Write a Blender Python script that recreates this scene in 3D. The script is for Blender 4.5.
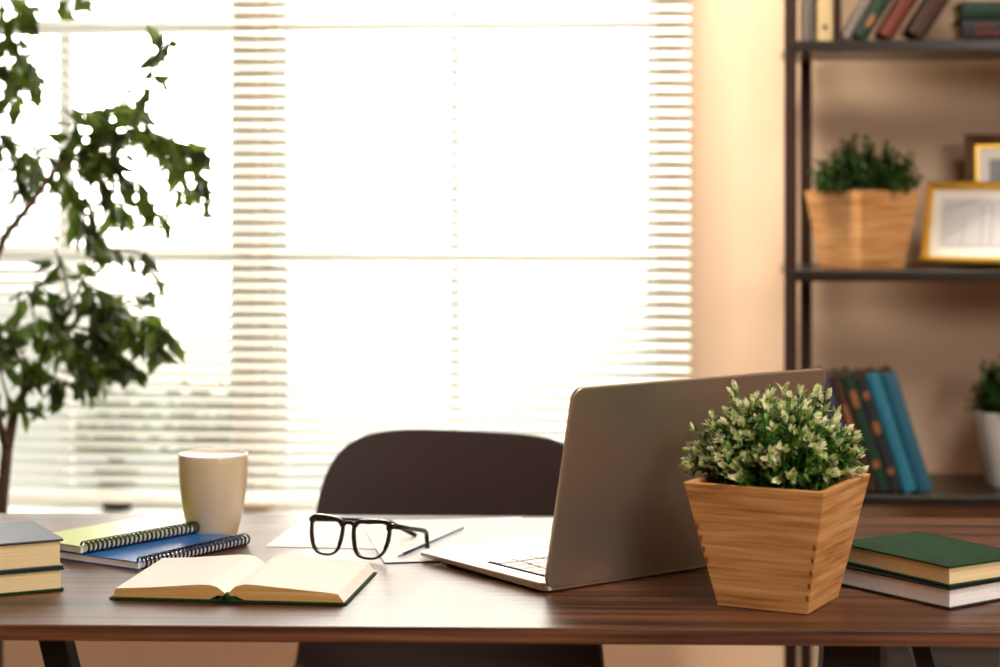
import bpy, math, random
from math import sin, cos, pi, radians
from mathutils import Vector, Matrix

for o in list(bpy.data.objects):
    bpy.data.objects.remove(o)
C = bpy.context.scene.collection
SC = bpy.context.scene

# ------------------------------------------------------------------ camera
A = radians(4.5)            # the camera looks 4.5 degrees to the left of the room's axis
CZ = 1.17
F = 2000.0
YH = 185.0
RX = Vector((cos(A), sin(A), 0)); DY = Vector((-sin(A), cos(A), 0))
cam_d = bpy.data.cameras.new('camera'); cam = bpy.data.objects.new('camera', cam_d); C.objects.link(cam)
cam.location = (0, 0, CZ); cam.rotation_euler = (radians(90), 0, A)
cam_d.sensor_width = 36; cam_d.lens = 72; cam_d.shift_y = -(333.5 - YH) / 1000
cam_d.dof.use_dof = True; cam_d.dof.focus_distance = 2.12; cam_d.dof.aperture_fstop = 3.6
cam_d.clip_start = 0.02
SC.camera = cam

# ------------------------------------------------------------------ colour management
SC.view_settings.view_transform = 'Standard'
SC.view_settings.look = 'None'
SC.view_settings.gamma = 1
SC.view_settings.use_curve_mapping = False
SC.view_settings.exposure = 0.0

def W(xv, d, z):
    p = RX * xv + DY * d
    return Vector((p.x, p.y, z))
def G(px, py, z=0.75):
    d = F * (CZ - z) / (py - YH)
    return W((px - 500) / F * d, d, z)
def V(px, py, d):
    return W((px - 500) / F * d, d, CZ - (py - YH) / F * d)
def onY(px, py, Y):
    k = (px - 500) / F
    t = Y / (RX.y * k + DY.y)
    return Vector(((RX.x * k + DY.x) * t, Y, CZ - (py - YH) / F * t))

# ------------------------------------------------------------------ sky
wd = bpy.data.worlds.new('sky'); SC.world = wd; wd.use_nodes = True
nt = wd.node_tree; nt.nodes.clear()
out = nt.nodes.new('ShaderNodeOutputWorld'); bg = nt.nodes.new('ShaderNodeBackground')
tc = nt.nodes.new('ShaderNodeTexCoord')
dot = nt.nodes.new('ShaderNodeVectorMath'); dot.operation = 'DOT_PRODUCT'
sund = (V(370, 60, 3.0) - Vector((0, 0, CZ))).normalized()
dot.inputs[1].default_value = sund
nt.links.new(tc.outputs['Generated'], dot.inputs[0])
r1 = nt.nodes.new('ShaderNodeValToRGB')      # glow round the sun
r1.color_ramp.interpolation = 'EASE'
r1.color_ramp.elements[0].position = 0.982; r1.color_ramp.elements[0].color = (0, 0, 0, 1)
r1.color_ramp.elements[1].position = 1.0; r1.color_ramp.elements[1].color = (1, 0.86, 0.62, 1)
nt.links.new(dot.outputs['Value'], r1.inputs['Fac'])
sep = nt.nodes.new('ShaderNodeSeparateXYZ'); nt.links.new(tc.outputs['Generated'], sep.inputs[0])
mp = nt.nodes.new('ShaderNodeMapRange'); mp.inputs['From Min'].default_value = -0.16; mp.inputs['From Max'].default_value = 0.04
nt.links.new(sep.outputs['Z'], mp.inputs['Value'])
r2 = nt.nodes.new('ShaderNodeValToRGB')
r2.color_ramp.elements[0].color = (0.055, 0.062, 0.056, 1); r2.color_ramp.elements[1].color = (1, 0.97, 0.90, 1)
emid = r2.color_ramp.elements.new(0.5); emid.color = (0.09, 0.092, 0.084, 1)
nt.links.new(mp.outputs['Result'], r2.inputs['Fac'])
sc1 = nt.nodes.new('ShaderNodeVectorMath'); sc1.operation = 'SCALE'; sc1.inputs['Scale'].default_value = 22.0
sc2 = nt.nodes.new('ShaderNodeVectorMath'); sc2.operation = 'SCALE'; sc2.inputs['Scale'].default_value = 10.0
nt.links.new(r1.outputs['Color'], sc1.inputs[0]); nt.links.new(r2.outputs['Color'], sc2.inputs[0])
mp3 = nt.nodes.new('ShaderNodeMapRange'); mp3.inputs['From Min'].default_value = 0.15; mp3.inputs['From Max'].default_value = 0.5
mp3.inputs['To Min'].default_value = 1.0; mp3.inputs['To Max'].default_value = 0.65     # the high sky is dimmer than the horizon
nt.links.new(sep.outputs['Z'], mp3.inputs['Value'])
sc3 = nt.nodes.new('ShaderNodeVectorMath'); sc3.operation = 'SCALE'
nt.links.new(sc2.outputs[0], sc3.inputs[0]); nt.links.new(mp3.outputs[0], sc3.inputs['Scale'])
ad = nt.nodes.new('ShaderNodeVectorMath'); ad.operation = 'ADD'
nt.links.new(sc1.outputs[0], ad.inputs[0]); nt.links.new(sc3.outputs[0], ad.inputs[1])
nt.links.new(ad.outputs[0], bg.inputs['Color']); bg.inputs['Strength'].default_value = 1.0
nt.links.new(bg.outputs[0], out.inputs[0])

# ------------------------------------------------------------------ lamps
def area(name, loc, target, sx, sy, power, col):
    l = bpy.data.lights.new(name, 'AREA'); l.shape = 'RECTANGLE'; l.size = sx; l.size_y = sy
    l.energy = power; l.color = col
    o = bpy.data.objects.new(name, l); C.objects.link(o); o.location = loc
    o.rotation_euler = (Vector(target) - Vector(loc)).to_track_quat('-Z', 'Y').to_euler()
    return o
area('overhead_fill', (0.75, 1.2, 2.6), (0.45, 3.0, 0.9), 0.6, 0.6, 34, (1.0, 0.90, 0.80))  # unseen area light overhead, supplies the soft light from above front
wl_ = area('overhead_fill', (-0.25, 2.95, 2.62), (-0.15, 3.6, 1.2), 0.9, 0.3, 24, (1.0, 0.88, 0.72)); wl_.data.spread = radians(80)  # added light, no real fitting: brightens the wall, pier and blind by the window
area('room_light', (1.75, -0.7, 2.05), (0.2, 2.6, 0.8), 0.8, 0.7, 46, (1.0, 0.92, 0.84))
pl = area('window_daylight', (-0.6, 4.0, 1.45), (-0.6, 0, 1.45), 2.4, 1.8, 1, (1, 1, 1))
pl.data.cycles.is_portal = True

# ------------------------------------------------------------------ helpers
class MB:
    def __init__(s): s.v = []; s.f = []; s.m = []
    def add(s, vs, fs, mi=0):
        b = len(s.v); s.v += [Vector(v) for v in vs]
        s.f += [tuple(b + i for i in f) for f in fs]; s.m += [mi] * len(fs)
    def box(s, c, d, M=None, mi=0):
        x, y, z = d[0] / 2, d[1] / 2, d[2] / 2
        vs = [Vector((i * x, j * y, k * z)) for i in (-1, 1) for j in (-1, 1) for k in (-1, 1)]
        if M: vs = [M @ v for v in vs]
        vs = [v + Vector(c) for v in vs]
        s.add(vs, [(0, 1, 3, 2), (4, 6, 7, 5), (0, 4, 5, 1), (2, 3, 7, 6), (0, 2, 6, 4), (1, 5, 7, 3)], mi)
    def bx(s, x0, x1, y0, y1, z0, z1, mi=0):
        s.box(((x0 + x1) / 2, (y0 + y1) / 2, (z0 + z1) / 2), (x1 - x0, y1 - y0, z1 - z0), None, mi)
    def tube(s, pts, rad, n=8, mi=0, closed=False, sx=1.0):
        pts = [Vector(p) for p in pts]; N = len(pts)
        rs = rad if isinstance(rad, (list, tuple)) else [rad] * N
        up = Vector((0, 0, 1)); vs = []; prev = None
        for i, p in enumerate(pts):
            if closed: t = pts[(i + 1) % N] - pts[i - 1]
            else: t = pts[min(i + 1, N - 1)] - pts[max(i - 1, 0)]
            t.normalize()
            if prev is None:
                a = t.cross(up)
                if a.length < 1e-3: a = t.cross(Vector((1, 0, 0)))
            else:
                a = prev - t * prev.dot(t)
            a.normalize(); prev = a; b = t.cross(a)
            for k in range(n):
                q = 2 * pi * k / n
                vs.append(p + (a * cos(q) * sx + b * sin(q)) * rs[i])
        fs = []
        M_ = N if closed else N - 1
        for i in range(M_):
            j = (i + 1) % N
            for k in range(n):
                fs.append((i * n + k, i * n + (k + 1) % n, j * n + (k + 1) % n, j * n + k))
        if not closed:
            fs.append(tuple(reversed(range(n)))); fs.append(tuple((N - 1) * n + k for k in range(n)))
        s.add(vs, fs, mi)
    def lathe(s, prof, n=48, c=(0, 0, 0), mi=0):
        vs = []; c = Vector(c)
        for r, z in prof:
            for k in range(n):
                q = 2 * pi * k / n; vs.append(c + Vector((r * cos(q), r * sin(q), z)))
        fs = [(i * n + k, i * n + (k + 1) % n, (i + 1) * n + (k + 1) % n, (i + 1) * n + k)
              for i in range(len(prof) - 1) for k in range(n)]
        if prof[0][0] > 1e-5: fs.append(tuple(reversed(range(n))))
        if prof[-1][0] > 1e-5: fs.append(tuple((len(prof) - 1) * n + k for k in range(n)))
        s.add(vs, fs, mi)
    def extrude(s, poly, d, T=None, mi=0):
        """closed 2-D polygon (x,z) extruded along y from d[0] to d[1]"""
        n = len(poly); vs = [Vector((x, d[0], z)) for x, z in poly] + [Vector((x, d[1], z)) for x, z in poly]
        if T: vs = [T @ v for v in vs]
        s.add(vs, [tuple(range(n)), tuple(reversed(range(n, 2 * n)))] +
              [(i, i + n, (i + 1) % n + n, (i + 1) % n) for i in range(n)], mi)
    def frustum(s, b, t, z0, z1, mi=0):
        vs = [(-b, -b, z0), (b, -b, z0), (b, b, z0), (-b, b, z0), (-t, -t, z1), (t, -t, z1), (t, t, z1), (-t, t, z1)]
        s.add(vs, [(3, 2, 1, 0), (4, 5, 6, 7), (0, 1, 5, 4), (1, 2, 6, 5), (2, 3, 7, 6), (3, 0, 4, 7)], mi)
    def leaf(s, p, d, nrm, L, w, curl=0.2, mi=0):
        d = d.normalized(); sd = d.cross(nrm)
        if sd.length < 1e-3: sd = d.cross(Vector((1, 0.3, 0)))
        sd.normalize(); up = sd.cross(d)
        def q(a, b, c=0): return p + d * (L * a) + sd * (w * b) + up * (c * L)
        vs = [q(0, 0), q(.3, -.42, .06), q(.3, 0, 0), q(.3, .42, .06), q(.65, -.38, .06 - curl * .3), q(.65, 0, -curl * .3),
              q(.65, .38, .06 - curl * .3), q(1, 0, -curl)]
        s.add(vs, [(0, 1, 2), (0, 2, 3), (1, 4, 5, 2), (2, 5, 6, 3), (4, 7, 5), (5, 7, 6)], mi)
    def build(s, name, mats, parent=None, smooth=False, bevel=0.0, seg=2, autos=None):
        me = bpy.data.meshes.new(name); me.from_pydata([tuple(v) for v in s.v], [], s.f)
        if not isinstance(mats, (list, tuple)): mats = [mats]
        for m in mats: me.materials.append(m)
        me.polygons.foreach_set('material_index', s.m)
        me.polygons.foreach_set('use_smooth', [bool(smooth)] * len(s.f))
        me.update()
        o = bpy.data.objects.new(name, me); C.objects.link(o)
        if parent: o.parent = parent
        if bevel > 0:
            b = o.modifiers.new('bevel', 'BEVEL'); b.width = bevel; b.segments = seg; b.limit_method = 'ANGLE'; b.angle_limit = radians(40)
        return o

def thing(name, label, cat, loc=(0, 0, 0), rotz=0, group=None):
    o = bpy.data.objects.new(name, None); C.objects.link(o); o.empty_display_size = 0.05
    o.location = loc; o.rotation_euler = (0, 0, rotz); return tag(o, label, cat, group)
def tag(o, label, cat, group=None):
    o['label'] = label; o['category'] = cat
    if group: o['group'] = group
    return o
def struct(o): o['kind'] = 'structure'; return o

def rgb(h):
    h = h.lstrip('#'); c = [int(h[i:i + 2], 16) / 255 for i in (0, 2, 4)]
    return tuple((x / 12.92 if x <= .04045 else ((x + .055) / 1.055) ** 2.4) for x in c) + (1,)

def mat(name, col, rough=0.5, metal=0.0, spec=0.5, noise=None, trans=0.0, bump=None, coat=0.0, sheen=0.0):
    """principled with optional noise variation: noise=(scale vec, colour2, lo, hi); trans mixes translucency"""
    m = bpy.data.materials.new(name); m.use_nodes = True; t = m.node_tree; t.nodes.clear()
    o = t.nodes.new('ShaderNodeOutputMaterial'); p = t.nodes.new('ShaderNodeBsdfPrincipled')
    c = rgb(col) if isinstance(col, str) else col
    p.inputs['Base Color'].default_value = c; p.inputs['Roughness'].default_value = rough
    p.inputs['Metallic'].default_value = metal; p.inputs['Specular IOR Level'].default_value = spec
    p.inputs['Coat Weight'].default_value = coat; p.inputs['Sheen Weight'].default_value = sheen
    co = None
    if noise or bump:
        tcx = t.nodes.new('ShaderNodeTexCoord'); mpx = t.nodes.new('ShaderNodeMapping')
        t.links.new(tcx.outputs['Object'], mpx.inputs[0])
    if noise:
        sc, c2, lo, hi = noise
        mpx.inputs['Scale'].default_value = sc
        n = t.nodes.new('ShaderNodeTexNoise'); n.inputs['Scale'].default_value = 1; n.inputs['Detail'].default_value = 5
        t.links.new(mpx.outputs[0], n.inputs['Vector'])
        r = t.nodes.new('ShaderNodeValToRGB'); r.color_ramp.elements[0].position = lo; r.color_ramp.elements[1].position = hi
        r.color_ramp.elements[0].color = c; r.color_ramp.elements[1].color = rgb(c2) if isinstance(c2, str) else c2
        t.links.new(n.outputs['Fac'], r.inputs['Fac']); co = r.outputs['Color']
        t.links.new(co, p.inputs['Base Color'])
    if bump:
        sc, st = bump
        n2 = t.nodes.new('ShaderNodeTexNoise'); n2.inputs['Scale'].default_value = sc; n2.inputs['Detail'].default_value = 4
        t.links.new(tcx.outputs['Object'], n2.inputs['Vector'])
        b = t.nodes.new('ShaderNodeBump'); b.inputs['Strength'].default_value = st; b.inputs['Distance'].default_value = .002
        t.links.new(n2.outputs['Fac'], b.inputs['Height']); t.links.new(b.outputs[0], p.inputs['Normal'])
    if trans > 0:
        tl = t.nodes.new('ShaderNodeBsdfTranslucent'); tl.inputs['Color'].default_value = c
        if co: t.links.new(co, tl.inputs['Color'])
        mx = t.nodes.new('ShaderNodeMixShader'); mx.inputs[0].default_value = trans
        t.links.new(p.outputs[0], mx.inputs[1]); t.links.new(tl.outputs[0], mx.inputs[2]); t.links.new(mx.outputs[0], o.inputs[0])
    else:
        t.links.new(p.outputs[0], o.inputs[0])
    return m

def wood(name, cols, scale, rough, band=6.0, knots=None, spec=0.5, fine=0.35, span=.36):
    """grain runs along the axis whose scale is small"""
    m = bpy.data.materials.new(name); m.use_nodes = True; t = m.node_tree; t.nodes.clear()
    o = t.nodes.new('ShaderNodeOutputMaterial'); p = t.nodes.new('ShaderNodeBsdfPrincipled')
    tcx = t.nodes.new('ShaderNodeTexCoord'); mpx = t.nodes.new('ShaderNodeMapping'); mpx.inputs['Scale'].default_value = scale
    t.links.new(tcx.outputs['Object'], mpx.inputs[0])
    n = t.nodes.new('ShaderNodeTexNoise'); n.inputs['Scale'].default_value = 1; n.inputs['Detail'].default_value = 8; n.inputs['Roughness'].default_value = .6
    n.inputs['Distortion'].default_value = .6
    t.links.new(mpx.outputs[0], n.inputs['Vector'])
    mp2 = t.nodes.new('ShaderNodeMapping'); mp2.inputs['Scale'].default_value = tuple(s * band for s in scale)
    t.links.new(tcx.outputs['Object'], mp2.inputs[0])
    n2 = t.nodes.new('ShaderNodeTexNoise'); n2.inputs['Scale'].default_value = 1; n2.inputs['Detail'].default_value = 3
    t.links.new(mp2.outputs[0], n2.inputs['Vector'])
    mm = t.nodes.new('ShaderNodeMix'); mm.data_type = 'FLOAT'; mm.inputs[0].default_value = fine
    t.links.new(n.outputs['Fac'], mm.inputs[2]); t.links.new(n2.outputs['Fac'], mm.inputs[3])
    r = t.nodes.new('ShaderNodeValToRGB'); cr = r.color_ramp
    for i in range(len(cols) - 2): cr.elements.new(.5)
    for i, c in enumerate(cols):
        cr.elements[i].position = .5 - span / 2 + span * i / (len(cols) - 1); cr.elements[i].color = rgb(c)
    t.links.new(mm.outputs[0], r.inputs['Fac']); t.links.new(r.outputs['Color'], p.inputs['Base Color'])
    p.inputs['Roughness'].default_value = rough; p.inputs['Specular IOR Level'].default_value = spec
    b = t.nodes.new('ShaderNodeBump'); b.inputs['Strength'].default_value = .12; b.inputs['Distance'].default_value = .001
    t.links.new(mm.outputs[0], b.inputs['Height']); t.links.new(b.outputs[0], p.inputs['Normal'])
    t.links.new(p.outputs[0], o.inputs[0]); return m

def glass(name, tint=(1, 1, 1, 1), refl=1.0):
    m = bpy.data.materials.new(name); m.use_nodes = True; t = m.node_tree; t.nodes.clear()
    o = t.nodes.new('ShaderNodeOutputMaterial'); tr = t.nodes.new('ShaderNodeBsdfTransparent'); gl = t.nodes.new('ShaderNodeBsdfGlossy')
    tr.inputs[0].default_value = tint; gl.inputs['Roughness'].default_value = 0.03
    fr = t.nodes.new('ShaderNodeFresnel'); fr.inputs['IOR'].default_value = 1.3
    mx = t.nodes.new('ShaderNodeMixShader'); t.links.new(fr.outputs[0], mx.inputs[0])
    t.links.new(tr.outputs[0], mx.inputs[1]); t.links.new(gl.outputs[0], mx.inputs[2]); t.links.new(mx.outputs[0], o.inputs[0]); return m

M = {}
M['wall'] = mat('wall_paint', '#cbb096', .8, bump=(60, .1))
M['white'] = mat('white_paint', '#f2f0ea', .5)
M['floor'] = wood('floor_boards', ['#6d4a30', '#8a6240', '#a07850'], (2, 12, 12), .45)
M['slat'] = mat('blind_slat', '#e2e6e2', .6, spec=.3, trans=.16)
M['glass'] = glass('window_glass')
M['lens'] = glass('lens_glass')
M['desk'] = wood('walnut_top', ['#22110a', '#4a2b1b', '#633d28', '#7c5238'], (1.1, 42, 42), .40, band=3.2, fine=.4, span=.22)
M['black_metal'] = mat('black_metal', '#141416', .45, .3)
M['shelf'] = mat('dark_shelf_wood', '#17110f', .28, spec=.35, noise=((3, 40, 40), '#211814', .35, .65))
M['post'] = mat('dark_shelf_post', '#26150f', .6, spec=.2, noise=((40, 40, 3), '#2f1b13', .35, .65))
M['bamboo'] = wood('bamboo', ['#8f5a2b', '#bf8850', '#d6a36a', '#e6bd88'], (5, 5, 110), .5, band=2.4, spec=.3, fine=.45, span=.34)
M['peg'] = mat('joint_peg_brown', '#7d4a24', .6)
M['darkpage'] = mat('dark_brown_page', '#5b4630', .9)  # darker page brown for the shelf books
M['soil'] = mat('soil', '#1c1510', .95, bump=(200, .6))
M['leafd'] = mat('leaf_dark_green', '#1f4012', .45, trans=.25, noise=((60, 60, 60), '#35601c', .4, .6))
M['leafs'] = mat('shrub_leaf_dark', '#1a2a10', .5, trans=.2, noise=((60, 60, 60), '#2c3f1a', .4, .6))
M['leafm'] = mat('leaf_mid_green', '#4f8428', .45, trans=.3, noise=((60, 60, 60), '#6c9c3c', .4, .6))
M['leafp'] = mat('leaf_pale_tip', '#bccb7c', .5, trans=.3, noise=((90, 90, 90), '#f2f2cf', .4, .6))
M['ficus'] = mat('ficus_leaf', '#303f1c', .38, trans=.42, noise=((14, 14, 14), '#66832c', .42, .62))
M['bark'] = mat('bark', '#3a2820', .85, noise=((30, 30, 8), '#5a4234', .4, .6), bump=(90, .5))
M['mug'] = mat('mug_glaze', '#cdbb9c', .28, coat=.3)
M['mugrim'] = mat('mug_rim', '#f0e8d8', .3)
M['page'] = mat('aged_page', '#efdcae', .8, noise=((3, 3, 900), '#dcc28c', .35, .75))
M['pageedge'] = mat('brown_page_edge', '#d8ae6c', .8, noise=((3, 3, 700), '#a87838', .35, .75))
M['pageopen'] = mat('page_cream', '#faf7f0', .8)
M['pagewhite'] = mat('page_white', '#f4f4f6', .8, noise=((3, 3, 900), '#dedee2', .35, .75))
M['paper'] = mat('white_paper', '#fafaf8', .6)
M['green'] = mat('green_cloth', '#123f20', .8, spec=.25, noise=((40, 40, 40), '#0f351b', .3, .7), bump=(900, .2))
M['greenspiral'] = mat('lime_cover', '#b9cf52', .3)
M['greendark'] = mat('green_cover_back', '#2c6a22', .35)
M['blue'] = mat('blue_cover', '#1668bf', .25, noise=((3, 9, 3), '#1f78d0', .4, .6))
M['navy'] = mat('navy_cover', '#232a3e', .42)
M['slate'] = mat('slate_blue_cover', '#3f4856', .5)
M['black'] = mat('black_cover', '#15161a', .45)
M['wire_dark'] = mat('black_wire', '#15171c', .3, .6)
M['wire_green'] = mat('green_black_wire', '#14241a', .3, .5)
M['alu'] = mat('aluminium', '#bdb3a4', .33, .85)
M['alulight'] = mat('aluminium_deck', '#d9d7d2', .35, .4)
M['key'] = mat('keycap', '#e4e2de', .45)
M['keywell'] = mat('key_well', '#151211', 1.0, spec=0.0)
M['chair'] = mat('chair_shell', '#3a2e2f', .55, spec=.3, bump=(300, .1))
M['acetate'] = mat('black_acetate', '#120c0e', .3, spec=.35)
M['steel'] = mat('hinge_steel', '#b8b8b8', .3, 1)
M['gold'] = mat('gold_frame', '#e0b446', .35, .75)
M['brownframe'] = mat('brown_wood_frame', '#4c3320', .4, noise=((30, 30, 30), '#5f4128', .4, .6))
M['mat'] = mat('picture_mat', '#e6e3dc', .8)
M['print'] = mat('sketch_paper', '#c5c6c8', .8)
M['sketch'] = mat('sketch_ink', '#85888e', .8)
M['photo'] = mat('dark_photo', '#4a5158', .5, noise=((14, 14, 14), '#7e858a', .4, .6))
M['whitepot'] = mat('white_ceramic', '#e4e4e0', .35)
M['greybox'] = mat('grey_card', '#383533', .7)
M['greypot'] = mat('grey_glass_pot', '#55605a', .3, trans=.3)
M['teal'] = mat('teal_book_cloth', '#0f5c74', .45, noise=((20, 20, 20), '#156d86', .4, .6))
M['teald'] = mat('deep_teal_book_cloth', '#0b4a60', .45)
M['bookblack'] = mat('charcoal_book_cloth', '#1d2226', .6, spec=.2)
M['bookgreen'] = mat('dark_green_book_cloth', '#172c22', .6, spec=.2)
M['bookbrown'] = mat('brown_book_cloth', '#33201a', .6, spec=.2)
M['bookred'] = mat('red_brown_book_leather', '#55241a', .6, spec=.2)
M['bookcream'] = mat('cream_book_cloth', '#a8946c', .6)
M['bookgrey'] = mat('grey_book_cloth', '#5e5854', .6, spec=.2)
M['gilt'] = mat('gilt_lettering', '#7d4c28', .5, .2)
M['penblue'] = mat('pen_blue', '#1d3054', .3)
M['penclear'] = mat('pen_pale', '#7388b0', .3)

# ------------------------------------------------------------------ room shell
YW = 3.63
XL, XR, YB, ZT = -2.3, 2.1, -2.6, 2.75
w1 = (-1.95, onY(234, 300, YW).x)          # left opening
w2 = (onY(269, 300, YW).x, onY(657, 300, YW).x)
ZS, ZH = 0.57, 2.32
m = MB()
m.bx(XL, w1[0], YW, YW + .16, 0, ZT); m.bx(w1[1], w2[0], YW, YW + .16, ZS, ZH); m.bx(w2[1], XR, YW, YW + .16, 0, ZT)
m.bx(w1[0], w2[1], YW, YW + .16, 0, ZS - .03); m.bx(w1[0], w2[1], YW, YW + .16, ZH, ZT)
struct(m.build('wall_back', M['wall']))
m = MB(); m.bx(XL - .1, XL, YB, YW + .16, 0, ZT); struct(m.build('wall_left', M['wall']))
m = MB(); m.bx(XR, XR + .1, YB, YW + .16, 0, ZT); struct(m.build('wall_right', M['wall']))
m = MB(); m.bx(XL - .1, XR + .1, YB - .1, YB, 0, ZT); struct(m.build('wall_front', M['wall']))
m = MB(); m.bx(XL - .1, XR + .1, YB - .1, YW + .16, -.1, 0); struct(m.build('floor', M['floor']))
m = MB(); m.bx(XL - .1, XR + .1, YB - .1, YW + .16, ZT, ZT + .1); struct(m.build('ceiling', M['white']))
m = MB(); m.bx(XL, XR, YW - .015, YW, 0, .09); struct(m.build('baseboard_back', M['white'], bevel=.004))
# window sill board (one board under both windows)
m = MB(); m.bx(w1[0] - .05, w2[1] + .04, YW - .14, YW + .16, ZS - .03, ZS); struct(m.build('trim_1', M['white'], bevel=.006))

def window(n, x0, x1, vx, hz):
    y0, y1 = YW + .062, YW + .10
    f = MB(); t = .022
    f.bx(x0, x0 + t, y0, y1, ZS, ZH); f.bx(x1 - t, x1, y0, y1, ZS, ZH)
    f.bx(x0 + t, x1 - t, y0, y1, ZS, ZS + t); f.bx(x0 + t, x1 - t, y0, y1, ZH - t, ZH)
    root = struct(f.build('window_%d' % n, M['white']))
    b = MB()
    for x in vx: b.bx(x - .011, x + .011, y0 + .005, y1 - .005, ZS + t, ZH - t)
    for z in hz: b.bx(x0 + t, x1 - t, y0 + .004, y1 - .004, z - .011, z + .011)
    b.build('glazing_bar', M['white'], root)
    p = MB(); p.bx(x0 + t, x1 - t, y0 + .018, y0 + .022, ZS + t, ZH - t); p.build('pane', M['glass'], root)
hz = [onY(300, 28, YW + .08).z, onY(300, 252, YW + .08).z]
window(1, w1[0], w1[1], [onY(66, 100, YW + .08).x, -1.5], hz)
window(2, w2[0], w2[1], [onY(455, 100, YW + .08).x], hz)

# ------------------------------------------------------------------ venetian blind
YBL = 3.568
bx1 = onY(690, 300, YBL).x; bx0 = -2.0
ZB = onY(150, 502, YBL).z; pitch = .0207
bl = thing('venetian_blind', 'wide white horizontal slat blind hanging over the bright window', 'blind', (0, YBL, ZB))
m = MB(); tilt = radians(30); n = int((2.36 - ZB) / pitch)
for i in range(n):
    z = .012 + pitch * (i + .56); pr = []
    for k in range(5):
        u = (k - 2) / 4 * .025; h = .0016 * (1 - ((k - 2) / 2) ** 2)
        pr.append((u * cos(tilt) - h * sin(tilt), z + u * sin(tilt) + h * cos(tilt)))
    vs = [(x, a, b) for x in (bx0, bx1) for a, b in pr]
    m.add(vs, [(k, k + 1, k + 6, k + 5) for k in range(4)])
m.build('slats', M['slat'], bl, smooth=True)
m = MB(); m.bx(bx0, bx1, -.013, .013, 0, .016); m.build('bottom_rail', M['white'], bl, bevel=.003)
m = MB(); m.bx(bx0, bx1, -.02, .02, 2.36 - ZB, 2.40 - ZB); m.build('head_rail', M['white'], bl, bevel=.003)
for x in (bx0 + .15, -1.2, -.72, -.25, bx1 - .12):
    m = MB()
    for yy in (-.0135, .0135): m.tube([(x, yy, .01), (x, yy, 2.37 - ZB)], .0006, 5)
    m.build('ladder_cord', M['white'], bl)

# ------------------------------------------------------------------ desk
fl = G(0, 624.5); fr = G(1000, 631)
dd = (fr - fl); ang = math.atan2(dd.y, dd.x)
desk = thing('desk', 'long walnut-topped work desk on slanted black metal legs', 'desk', (fl.x, fl.y, 0), ang)
LX0, LX1, DEP, TH = -.30, 1.42, .645, .0155
m = MB(); m.bx(LX0, LX1, 0, DEP, .75 - TH, .75); m.build('tabletop', M['desk'], desk, bevel=.0015)
ux = dd.normalized(); uy = Vector((-ux.y, ux.x, 0))
def dl(px, yy):     # desk-local x under a picture column at desk depth yy
    best = None
    p0 = fl + uy * yy
    # solve (p0 + ux*s) lies on ray column px
    k = (px - 500) / F; r = RX * k + DY
    det = ux.x * (-r.y) - ux.y * (-r.x)
    b = -p0
    return (b.x * (-r.y) - b.y * (-r.x)) / det
def slab_leg(px_top, w_top, px_bot, w_bot, yy, dy=.035):
    """flat bar from table underside to floor through the seen band (z .735 -> z .71)"""
    x0 = dl(px_top, yy); x1 = dl(px_bot, yy); zt, zb = .75 - TH, 1.17 - (667 - YH) / F * (fl.y + yy)
    s = (x1 - x0) / (zt - zb); xe = x0 + s * zt
    ws = .0
    mm_ = MB()
    a = w_top / 2; b_ = w_bot / 2
    vs = [(x0 - a, yy - dy / 2, zt), (x0 + a, yy - dy / 2, zt), (xe + b_, yy - dy / 2, .0), (xe - b_, yy - dy / 2, 0),
          (x0 - a, yy + dy / 2, zt), (x0 + a, yy + dy / 2, zt), (xe + b_, yy + dy / 2, .0), (xe - b_, yy + dy / 2, 0)]
    mm_.add(vs, [(0, 1, 2, 3), (5, 4, 7, 6), (0, 4, 5, 1), (1, 5, 6, 2), (2, 6, 7, 3), (3, 7, 4, 0)])
    mm_.build('leg', M['black_metal'], desk, bevel=.002)
    return x0, xe
slab_leg(51, .027, 60.5, .027, .10)
slab_leg(-45, .031, -54, .031, .10)
slab_leg(851, .055, 849, .085, .10)
slab_leg(913, .018, 923, .022, .10)
for px in (52, -45): pass
m = MB(); m.bx(dl(60, .1) - .06, dl(60, .1) + .06, .05, .60, .715, .7345)
m2 = MB(); m2.bx(dl(-60, .55) - .02, dl(-60, .55) + .02, .53, .57, 0, .7345); m2.build('leg', M['black_metal'], desk, bevel=.002)
m2 = MB(); m2.bx(dl(1040, .55) - .02, dl(1040, .55) + .02, .53, .57, 0, .7345); m2.build('leg', M['black_metal'], desk, bevel=.002)

# ------------------------------------------------------------------ chair
ch = thing('shell_chair', 'dark brown moulded shell chair with rounded back behind the desk', 'chair', W(-.094, 2.625, 0), A + radians(-20))
# local: -y towards the camera; back shell rises at y ~ .1
def shell_pt(v, u):
    """v 0 seat front .. 1 back top ; u -1..1"""
    prof = [(-.36, .430, .200), (-.30, .448, .212), (-.20, .440, .222), (-.08, .435, .226), (.02, .446, .224), (.070, .480, .220),
            (.092, .53, .216), (.105, .58, .212)]
    if v < .55:
        f = v / .55 * (len(prof) - 1); i = min(int(f), len(prof) - 2); t = f - i
        y, z, w = [prof[i][k] * (1 - t) + prof[i + 1][k] * t for k in range(3)]
        x = u * w
        back = max(0, min(1, (z - .44) / .14))
    else:       # rounded top outline
        t = (v - .55) / .45; t = math.sin(t * pi / 2) * .5 + t * .5
        ph = u * pi / 2; sgn = 1 if u > 0 else -1
        x = (1 - t) * u * .212 + t * sgn * .205 * abs(sin(ph)) ** .4 if abs(u) > 1e-6 else 0
        z = .58 + .250 * t * max(0, cos(ph)) ** .4
        y = .105 + .19 * (z - .58); back = 1
    y2 = y - 1.1 * x * x * back
    z2 = z + (1 - back) * .9 * x * x
    return Vector((x, y2, z2))
m = MB(); nu, nv = 96, 80
vs = [shell_pt(j / nv, (i / nu) * 2 - 1) for j in range(nv + 1) for i in range(nu + 1)]
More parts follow.
